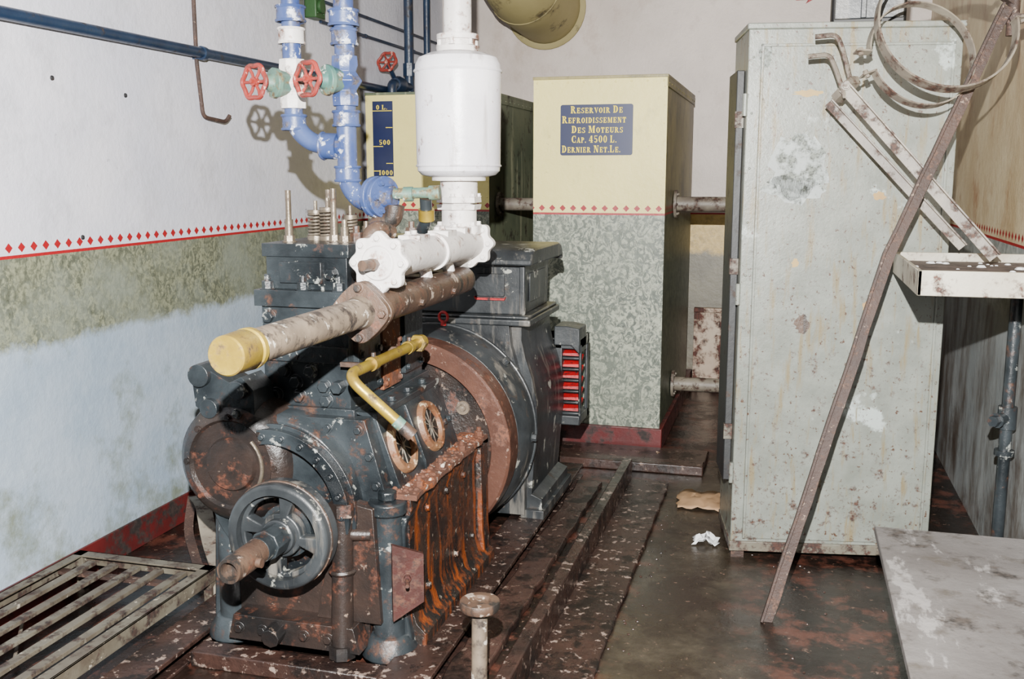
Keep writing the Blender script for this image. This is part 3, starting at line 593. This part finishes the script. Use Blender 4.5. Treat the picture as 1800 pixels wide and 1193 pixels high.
# ---------------------------------------------------------------- silencer
QX,QY=-1.128,3.38
e=empty('exhaust_silencer',(QX,QY,1.2),'white-painted cylindrical exhaust silencer on vertical pipe above engine','silencer')
b=B().lathe((QX,QY,1.49),(0,0,1),[(0,0),(0,.10),(.006,.13),(.02,.144),(.045,.147),(.35,.150),(.382,.148),(.405,.136),(.42,.10),(.424,0)],56)
b.torus((QX,QY,1.528),(0,0,1),.147,.004,56,6).torus((QX,QY,1.85),(0,0,1),.150,.005,56,6)
b.obj('silencer_drum','white',e)
b=B().cyl((QX,QY,1.91),(QX,QY,ZC),.048,n=28).lathe((QX,QY,1.915),(0,0,1),[(0,.048),(0,.073),(.018,.076),(.02,.06),(.04,.06),(.04,.073),(.058,.073),(.06,.048)],28)
b.boltring((QX,QY,1.935),(0,0,1),.064,6,.008,.02); b.obj('upper_pipe','silver',e,bevel=.001)
b=B().cyl((QX,QY,1.40),(QX,QY,1.49),.066,n=28).lathe((QX,QY,1.476),(0,0,1),[(0,0),(0,.095),(.014,.095),(.014,0)],28)
b.lathe((QX,QY,1.40),(0,0,1),[(-.025,0),(-.025,.078),(-.006,.082),(-.006,.06),(.0,.06),(.0,.082),(.02,.08),(.02,0)],6)
b.cyl((QX,QY,1.30),(QX,QY,1.38),.062,n=28).lathe((QX,QY,1.29),(0,0,1),[(0,0),(0,.082),(.03,.082),(.03,0)],40,lob=lambda t:1+.06*math.cos(2*math.pi*6*t)).boltring((QX,QY,1.32),(0,0,1),.07,6,.009,.014)
b.boltring((QX,QY,1.42),(0,0,1),.07,6,.009,.012)
b.obj('lower_pipe','silver',e,bevel=.0015)
B().tube(fillet([(QX,QY,1.30),(QX,QY+.0,1.23),(QX-.02,QY+.05,1.19)],.05),.05,20).obj('elbow','silver',e)
# ---------------------------------------------------------------- generator
GN=empty('electric_generator',(-1.39,4.15,.06),'black-painted electric generator with bell housing, terminal box and red louvres','generator')
b=B().lathe((-1.39,3.66,.46),(0,1,0),[(.02,0),(.02,.37),(0,.375),(0,.405),(.03,.415),(.07,.425),(.19,.43),(.24,.42),(.30,.38),(.30,0)],72)
for i in range(12):
    t=math.radians(15+30*i); b.bolt((-1.39+.39*math.cos(t),3.66,.46+.39*math.sin(t)),(0,-1,0),.012,.014)
b.torus((-1.39,3.84,.46),(0,1,0),.43,.008,72,8)
for t in(-.02,.75): b.bolt((-1.39+.43*math.cos(t),3.78,.46+.43*math.sin(t)),(math.cos(t),0,math.sin(t)),.016,.02)
b.obj('bell_housing','black2',GN,bevel=.002)
def half(pr): return pr+[(-2.78-x,z) for x,z in reversed(pr)]
pr=half([(-.955,.08),(-.955,.14),(-1.0,.16),(-.99,.30),(-.975,.45),(-.98,.56),(-1.0,.66),(-1.03,.75),(-1.045,.82),(-1.045,.89)])
b=B().prism(pr,'y',3.93,4.44)
pr=half([(-1.02,.08),(-1.02,.5),(-1.04,.66),(-1.08,.80),(-1.09,.89)])
b.prism(pr,'y',3.89,3.94)
b.box(-1.04,-.94,3.90,4.46,.06,.10).box(-1.84,-1.74,3.90,4.46,.06,.10)
for y in(3.98,4.38): b.bolt((-.98,y,.10),(0,0,1),.018,.022)
b.cyl((-1.06,3.92,.50),(-1.06,3.86,.50),.02,n=6)
b.obj('generator_body','black2',GN,bevel=.012)
b=B().box(-1.785,-.995,3.88,4.42,.885,.912).box(-1.775,-1.005,3.89,4.41,.912,.925)
b.prism([(-1.04,.925),(-1.035,1.14),(-1.745,1.14),(-1.74,.925)],'y',3.93,4.37)
b.box(-1.745,-1.035,3.925,4.375,1.12,1.14)
b.box(-1.055,-1.03,3.925,3.95,.925,1.14)
b.obj('terminal_box','black2',GN,bevel=.006)
B().prism([(3.86,1.135),(3.86,1.155),(3.885,1.185),(3.94,1.20),(4.36,1.20),(4.41,1.185),(4.44,1.15),(4.44,1.12),(4.425,1.12),(4.42,1.135)],'x',-1.77,-.985).obj('box_lid','black2',GN,bevel=.012)
np=B().prism(rrect(-1.235,-1.115,1.0,1.095,.01),'y',3.918,3.93).obj('cover_plate','black2',GN,bevel=.002)
B().prism([(-1.245,1.0),(-1.24,.986),(-1.115,.986),(-1.11,1.0),(-1.115,.994),(-1.24,.994)],'y',3.912,3.93).obj('red_handle','red',np)
B().box(-1.035,-1.032,4.02,4.30,.97,1.09).obj('side_plate','black2',GN,bevel=.001)
B().torus((-1.34,3.80,.925),(0.2,1,0),.02,.006,24,8).cyl((-1.34,3.80,.89),(-1.34,3.80,.908),.012,n=12).obj('lifting_eye','red',GN,label='red lifting eye')
b=B().box(-1.12,-.90,4.44,4.66,.34,.385).box(-1.12,-.90,4.44,4.66,.70,.75).box(-1.12,-.985,4.44,4.66,.34,.75).box(-.915,-.90,4.62,4.66,.34,.75).box(-1.12,-.95,4.56,4.66,.36,.74)
b.prism([(-1.02,.72),(-.94,.72),(-.90,.68),(-.90,.80),(-.96,.81),(-1.02,.81)],'y',4.42,4.58)
for i in range(7): b.box(-.99,-.902,4.455,4.48,.385+i*.0525,.399+i*.0525)
b.box(-.91,-.896,4.45,4.465,.36,.72)
lb=b.obj('louvre_box','black2',GN,bevel=.005)
for i in range(6):
    z=.404+i*.0525
    b=B().mk([(-.985,4.46,z),(-.905,4.46,z),(-.905,4.55,z+.036),(-.985,4.55,z+.036),(-.985,4.462,z+.010),(-.905,4.462,z+.014),(-.905,4.552,z+.047),(-.985,4.552,z+.047)],[(0,1,2,3),(7,6,5,4),(0,4,5,1),(1,5,6,2),(2,6,7,3),(3,7,4,0)])
    b.obj('louvre','red',lb)
# ---------------------------------------------------------------- skid rails
for xs,lab in(((-1.09,-.94),'rusty steel skid beam under engine and generator'),((-1.86,-1.73),'dark skid beam under engine beside grating')):
    x0,x1=xs
    b=B().box(x0,x1,2.25,4.75,0,.012).box(x0,x1,2.25,4.75,.05,.066).box((x0+x1)/2-.02,(x0+x1)/2+.02,2.25,4.75,.012,.05)
    b.obj('skid_beam','checker',label=lab,cat='steel beam',bevel=.003)
B().box(-1.72,-1.10,2.50,2.58,.0,.05).obj('skid_cross_beam','checker',label='rusty cross beam below front of engine',cat='steel beam',bevel=.004)
def wavy(x0,x1,y0,y1,z0,z1,j,n=40):
    return B().prism([(x0+random.uniform(-j,j),y0+(y1-y0)*i/n) for i in range(n+1)]+[(x1+random.uniform(-j,j),y1-(y1-y0)*i/n) for i in range(n+1)],'z',z0,z1)
b=wavy(-.70,-.505,2.0,4.72,0,.018,.004); b.box(-.735,-.69,2.0,4.72,0,.12)
b.obj('angle_rail','checker',label='rusty angle-iron rail lying along wet floor',cat='steel rail',bevel=.005)
wavy(-.935,-.82,2.0,4.6,0,.03,.006).obj('plinth_step','conc',label='worn wet concrete step beside engine skid',cat='plinth step',bevel=.006)
b=B()
for i in range(200):
    x=random.choice((random.uniform(-.81,-.745),random.uniform(-.50,-.42),random.uniform(-.2,.5))); y=random.uniform(2.5,4.8); r=random.uniform(.002,.007)
    if -.5<x<-.2 and 4.3<y: continue
    b.lathe((x,y,-.0005),(0,0,1),[(0,r),(r*.5,r*.7),(r*.8,0)],6,a0=random.random())
b.obj('floor_debris','conc',label='scattered grit and flakes on wet floor',cat='debris',kind='stuff')
# ---------------------------------------------------------------- stanchion
e=empty('stanchion_post',(-.765,2.44,0),'buff post with rusty round flange top','post')
B().cyl((-.763,2.42,0),(-.765,2.44,.33),.022,n=20).obj('post','pipebuff',e)
B().lathe((-.765,2.44,.325),(0,0,1),[(0,0),(0,.03),(.005,.052),(.02,.057),(.032,.054),(.034,.03),(.026,.022),(.026,0)],36).obj('flange_top','rust',e,bevel=.002)
# ---------------------------------------------------------------- grating
gx0,gx1,gy0,gy1,gz=-2.47,-1.90,1.45,2.95,.13
e=empty('floor_grating',((gx0+gx1)/2,2.2,0),'rusty flat-bar floor grating in angle-iron frame beside engine','grating')
b=B().box(gx0,gx1,gy1-.006,gy1,gz-.05,gz).box(gx0,gx1,gy1-.045,gy1,gz-.006,gz).box(gx0,gx1,gy0,gy0+.045,gz-.006,gz).box(gx0,gx0+.04,gy0,gy1,gz-.006,gz).box(gx0,gx0+.006,gy0,gy1,gz-.05,gz).box(gx1-.045,gx1,gy0,gy1,gz-.006,gz).box(gx1-.006,gx1,gy0,gy1,gz-.05,gz)
for x in(gx0+.02,gx1-.02):
    for y in(gy0+.02,gy1-.02): b.box(x-.015,x+.015,y-.015,y+.015,0,gz-.006)
b.obj('grating_frame','grate',e,bevel=.001)
for i in range(5):
    x=gx0+.10+i*.093; B().box(x-.016,x+.016,gy0+.02,gy1-.06,gz-.022,gz-.008).obj('grating_bar','grate',e,bevel=.0015)
for y in(1.95,2.82): B().box(gx0+.02,gx1-.02,y-.015,y+.015,gz-.034,gz-.022).obj('cross_bar','rustbar',e)
B().tube([(-2.42,2.6,.04),(-2.2,2.3,.03),(-2.1,1.9,.05),(-2.3,1.7,.03)],.006,8).obj('wire','greybar',label='loose pale wire lying under grating',cat='wire')
def strap(pts,w,t,mt,label):
    pts=[V(p) for p in fillet(pts,.08,4)]; N=len(pts); vs=[];fs=[]
    for i,p in enumerate(pts):
        d=(pts[min(i+1,N-1)]-pts[max(i-1,0)]).normalized(); u=d.cross(V((0,0,1))).normalized(); kk=u.cross(d)
        vs+=[p+u*a*w/2+kk*q*t/2 for a,q in((-1,-1),(1,-1),(1,1),(-1,1))]
    for j in range(N-1): fs+=[(j*4+i,j*4+i+4,j*4+(i+1)%4+4,j*4+(i+1)%4) for i in range(4)]
    B().mk(vs,fs+[(0,1,2,3),tuple(range(N*4-1,N*4-5,-1))]).obj('bent_strap',mt,label=label,cat='metal strap')
strap([(-2.28,3.42,.20),(-2.20,3.34,.21),(-2.06,3.16,.12),(-1.90,2.98,.08),(-1.84,2.88,0.01)],.06,.008,'greybar','bent grey metal strap beside wall and engine')
strap([(-2.32,3.45,.19),(-2.25,3.3,.10),(-2.08,3.1,.06),(-1.97,2.98,.006)],.035,.006,'rustbar','thin rusty strap lying beside wall')
# ---------------------------------------------------------------- locker
LK=empty('metal_locker',(-.168,3.85,0),'tall grey-green steel locker with peeling paint and rust spots','locker',rot=math.radians(10))
W,D,H=.755,.38,2.04
b=B().box(0,W,.0,D,.05,H-.02).box(-.006,W+.006,-.01,D+.004,H-.022,H)
b.obj('locker_body','locker',LK,bevel=.004,local=True)
B().box(-.004,W+.004,-.008,D,.03,.07).obj('locker_plinth','lockrust',LK,bevel=.003,local=True)
b=B().box(.045,W-.03,-.010,.0,.085,H-.075)
b.box(.045,.055,-.016,-.006,.085,H-.075).box(W-.04,W-.03,-.016,-.006,.085,H-.075).box(.045,W-.03,-.016,-.006,H-.085,H-.075)
for i in range(10):
    for x in(.02,W-.014): b.lathe((x,0,.12+i*.2),(0,-1,0),[(0,.005),(.003,.004),(.004,0)],8)
b.obj('locker_door','locker',LK,bevel=.002,local=True)
for x in(.03,W-.03):
    for y in(.03,D-.03): B().box(x-.025,x+.025,y-.025,y+.025,0,.035).obj('locker_foot','rustbar',LK,local=True)
for z in(.35,1.05,1.75): B().cyl((-.006,-.005,z-.04),(-.006,-.005,z+.04),.009,n=12).obj('hinge','locker',LK,local=True)
B().box(-.03,-.002,.06,.30,.30,1.88).obj('side_panel','dgrey',LK,bevel=.003,local=True,label='dark panel fixed along locker side')
for z in(.5,1.15,1.7): B().box(-.034,-.002,.05,.07,z-.03,z+.03).obj('panel_hinge','lockrust',LK,local=True)
def blot(cx,cz,w,h,seed,n=22):
    random.seed(seed); return [(cx+w*math.cos(2*math.pi*i/n)*random.uniform(.6,1.1),cz+h*math.sin(2*math.pi*i/n)*random.uniform(.6,1.1)) for i in range(n)]
for nm,cx,cz,w,h,mt,sd in(('bare_patch',.20,1.53,.12,.14,'wpatch',3),('bare_patch',.19,1.45,.13,.05,'wpatch',4),('bare_patch',.06,1.93,.025,.05,'wpatch',5),('sticker_remnant',.235,.94,.03,.04,'rust',6),('sticker_remnant',.49,1.42,.028,.018,'ystick',8),('sticker_remnant',.47,1.01,.02,.025,'ystick',9),('sticker_remnant',.22,1.79,.06,.014,'ystick',10),('sticker_remnant',.2,1.17,.015,.02,'ystick',12)):
    B().prism(blot(cx,cz,w,h,sd),'y',-.0108,-.0095).obj(nm,mt,LK,local=True)
random.seed(5)
e=empty('lamp_housing',(.22,4.1,2.04),'dark metal housing standing on top of locker','box')
B().box(.12,.38,4.0,4.18,2.04,2.30).obj('housing_body','dark',e,bevel=.01)
B().box(.13,.37,3.985,4.0,2.06,2.28).box(.22,.24,3.97,3.985,2.06,2.28).obj('housing_frame','black2',e,bevel=.003)
# ---------------------------------------------------------------- shelf
e=empty('wall_shelf',(.6,3.5,1.15),'cream steel tray shelf fixed to stained wall','shelf')
sx0,sx1,sy0,sy1,sz=.375,XR-.002,3.14,3.88,1.22
b=B().box(sx0,sx1,sy0,sy0+.012,sz-.075,sz,m=0).box(sx0,sx0+.012,sy0,sy1,sz-.075,sz,m=0).box(sx0,sx1,sy1-.012,sy1,sz-.075,sz,m=0).box(sx1-.012,sx1,sy0,sy1,sz-.075,sz,m=0)
b.box(sx0+.012,sx1-.012,sy0+.012,sy1-.012,sz-.045,sz-.03,m=1); b.obj('shelf_tray',['trayw','trayin'],e,bevel=.002)
b=B()
for i in range(26):
    x,y=random.uniform(.42,.76),random.uniform(3.2,3.8); r=random.uniform(.006,.02); b.lathe((x,y,sz-.03),(0,0,1),[(0,r),(r*.4,r*.6),(r*.5,0)],6,a0=random.random())
b.obj('paint_flakes','wpaper',label='scattered paint flakes lying in shelf tray',cat='debris',kind='stuff')
# ---------------------------------------------------------------- leaning pole
bp_=[]
A0,A1,A2=V((-.035,3.30,0)),V((.312,3.60,1.235)),V((.655,3.79,2.06))
for i in range(15): bp_.append(A0.lerp(A1,i/15))
for i in range(11): bp_.append(A1.lerp(A2,i/10))
bp_=[p+V((random.uniform(-.0015,.0015),random.uniform(-.001,.001),0)) for p in bp_]
B().angle(bp_,.040,.009,up=(0,-1,0),jit=.07).obj('leaning_bar','rustbar',label='long rusty angle-iron bar leaning against locker',cat='metal bar',bevel=.001)
e=empty('angle_iron_bracket',(.45,3.68,1.22),'two-legged grey rusty angle-iron bracket leaning above shelf','bracket')
B().angle([(.18,3.72,1.81),(.69,3.66,1.235)],.042,.006,up=(0,-1,0)).obj('bracket_leg','greybar',e,bevel=.001)
B().angle([(.13,3.78,1.76),(.60,3.76,1.26)],.034,.006,up=(0,-1,0)).obj('bracket_leg','greybar',e,bevel=.001)
b=B().beam((.20,3.71,1.82),(.145,3.78,1.76),.036,.03).bolt((.17,3.705,1.80),(0,-1,0),.012,.014); b.obj('bracket_joint','greybar',e)
for dz,dx in((0,0),(-.065,-.02)):
    B().tube(fillet([(.06+dx,3.70,1.965+dz),(.13+dx,3.70,1.97+dz),(.15+dx,3.70,1.93+dz),(.19+dx,3.72,1.80+dz*.6)],.025),.0085,8).obj('bracket_hook','greybar',e)
def bandring(name,c,ax,R,w,t,a0,a1,mt,label):
    ax,u,v=frame(ax); c=V(c); n=56; b=B(); vs=[];fs=[]
    for i in range(n+1):
        q=math.radians(a0+(a1-a0)*i/n); d=u*math.cos(q)+v*math.sin(q)
        for r,s in((R,-1),(R+t,-1),(R+t,1),(R,1)): vs.append(c+d*r+ax*s*w/2)
    for i in range(n):
        for k in range(4): fs.append((i*4+k,(i+1)*4+k,(i+1)*4+(k+1)%4,i*4+(k+1)%4))
    fs+= [(0,1,2,3),(n*4+3,n*4+2,n*4+1,n*4)]
    b.mk(vs,fs)
    for q in(a0,a1):
        d=u*math.cos(math.radians(q))+v*math.sin(math.radians(q)); b.beam(c+d*(R-.002),c+d*(R+.05),w,.006,up=d.cross(ax)); b.cyl(c+d*(R+.03)-d.cross(ax)*.012,c+d*(R+.03)+d.cross(ax)*.014,.009,n=6)
    return b.obj(name,mt,label=label,cat='pipe clamp')
bandring('pipe_clamp',(.405,3.70,1.895),(.34,-.88,.32),.18,.034,.005,20,358,'greybar','round grey flat-band pipe clamp hanging beside locker')
bandring('pipe_clamp',(.475,3.68,1.985),(.24,-.90,.36),.225,.042,.007,225,545,'greybar','large rusty flat-band pipe clamp hooked above locker')
B().box(.66,XR,3.80,3.83,2.0,2.03).cyl((.70,3.815,1.96),(.70,3.815,2.08),.02,n=12).beam((.70,3.815,2.06),(.55,3.76,2.16),.035,.012).bolt((.70,3.80,2.015),(0,-1,0),.018,.02).obj('wall_bracket','rustbar',label='rusty bolted bracket on stained wall beside locker',cat='bracket',bevel=.002)
e=empty('vertical_wall_pipe',(.785,3.82,0),'dark rusty vertical pipe with coupling at stained wall','pipe')
B().cyl((.785,3.82,0),(.785,3.82,1.13),.021,n=20).obj('pipe_run','black',e)
B().cyl((.785,3.82,.60),(.785,3.82,.68),.032,n=20).cyl((.785,3.82,.64),(.74,3.76,.64),.02,n=12).bolt((.74,3.76,.64),(-.6,-.8,0),.02,.03).obj('pipe_coupling','black',e)
B().cyl((.785,3.82,.5),(.785,3.82,.52),.034,n=20).obj('pipe_collar','black',e)
# ---------------------------------------------------------------- table
e=empty('work_table',(.56,2.5,0),'low table with worn grey wooden board top','table')
B().box(.29,XR-.01,1.55,3.06,.43,.452).obj('table_top','wood',e,bevel=.003)
for x in(.46,.78):
    for y in(1.62,2.90): B().box(x-.022,x+.022,y-.022,y+.022,0,.43).obj('table_leg','dark',e)
B().box(.46,.80,2.88,2.92,.36,.43).obj('table_rail','dark',e)
def crumple(name,c,w,h,mt,label,seed,hz=.03):
    random.seed(seed); n=9; vs=[];fs=[]
    for i in range(n):
        for j in range(n):
            a=(i/(n-1)-.5); q=(j/(n-1)-.5); vs.append((c[0]+a*w*(1+random.uniform(-.15,.15)),c[1]+q*h*(1+random.uniform(-.15,.15)),.004+random.random()*hz*(1-abs(a)-abs(q)*.5)))
    for i in range(n-1):
        for j in range(n-1): fs.append((i*n+j,(i+1)*n+j,(i+1)*n+j+1,i*n+j+1))
    o=B().mk(vs,fs).obj(name,mt,label=label,cat='paper'); m=o.modifiers.new('s','SOLIDIFY'); m.thickness=.002
crumple('paper_sheet',(-.34,4.5),.20,.24,'paper','crumpled tan paper sheet on wet floor',1,.03)
crumple('crumpled_paper',(-.27,3.98),.10,.08,'wpaper','small crumpled white paper on floor beside locker',2,.05)
crumple('crumpled_paper',(-.62,5.2),.07,.05,'paper','small paper scrap near tank plinth',3,.03)
# ---------------------------------------------------------------- lights
def light(name,kind,loc,en,rot=(0,0,0),**k):
    l=bpy.data.lights.new(name,kind); l.energy=en
    for a,v in k.items(): setattr(l,a,v)
    o=bpy.data.objects.new(name,l); C.objects.link(o); o.location=loc; o.rotation_euler=rot; return o
light('camera_flash','SPOT',(-.04,-.02,1.90),2750,(math.radians(84),0,math.radians(15.44)),shadow_soft_size=.015,color=(1,.985,.955),spot_size=math.radians(92),spot_blend=.45)
light('ceiling_fill','AREA',(-.9,5.2,3.15),2.5,shape='RECTANGLE',size=2.2,size_y=3.0,color=(1,.97,.94))  # added soft fill under the ceiling to brighten the deep end, no visible fixture
w=bpy.data.worlds.new('world'); bpy.context.scene.world=w; w.use_nodes=True
w.node_tree.nodes['Background'].inputs[0].default_value=(.5,.5,.52,1); w.node_tree.nodes['Background'].inputs[1].default_value=.3
# ---------------------------------------------------------------- camera
cam=bpy.data.cameras.new('camera'); cam.lens=35; cam.sensor_width=36; cam.clip_start=.01
co=bpy.data.objects.new('camera',cam); C.objects.link(co)
co.location=(0,0,1.5); co.rotation_euler=(math.radians(90-9.44),0,math.radians(15.44))
bpy.context.scene.camera=co
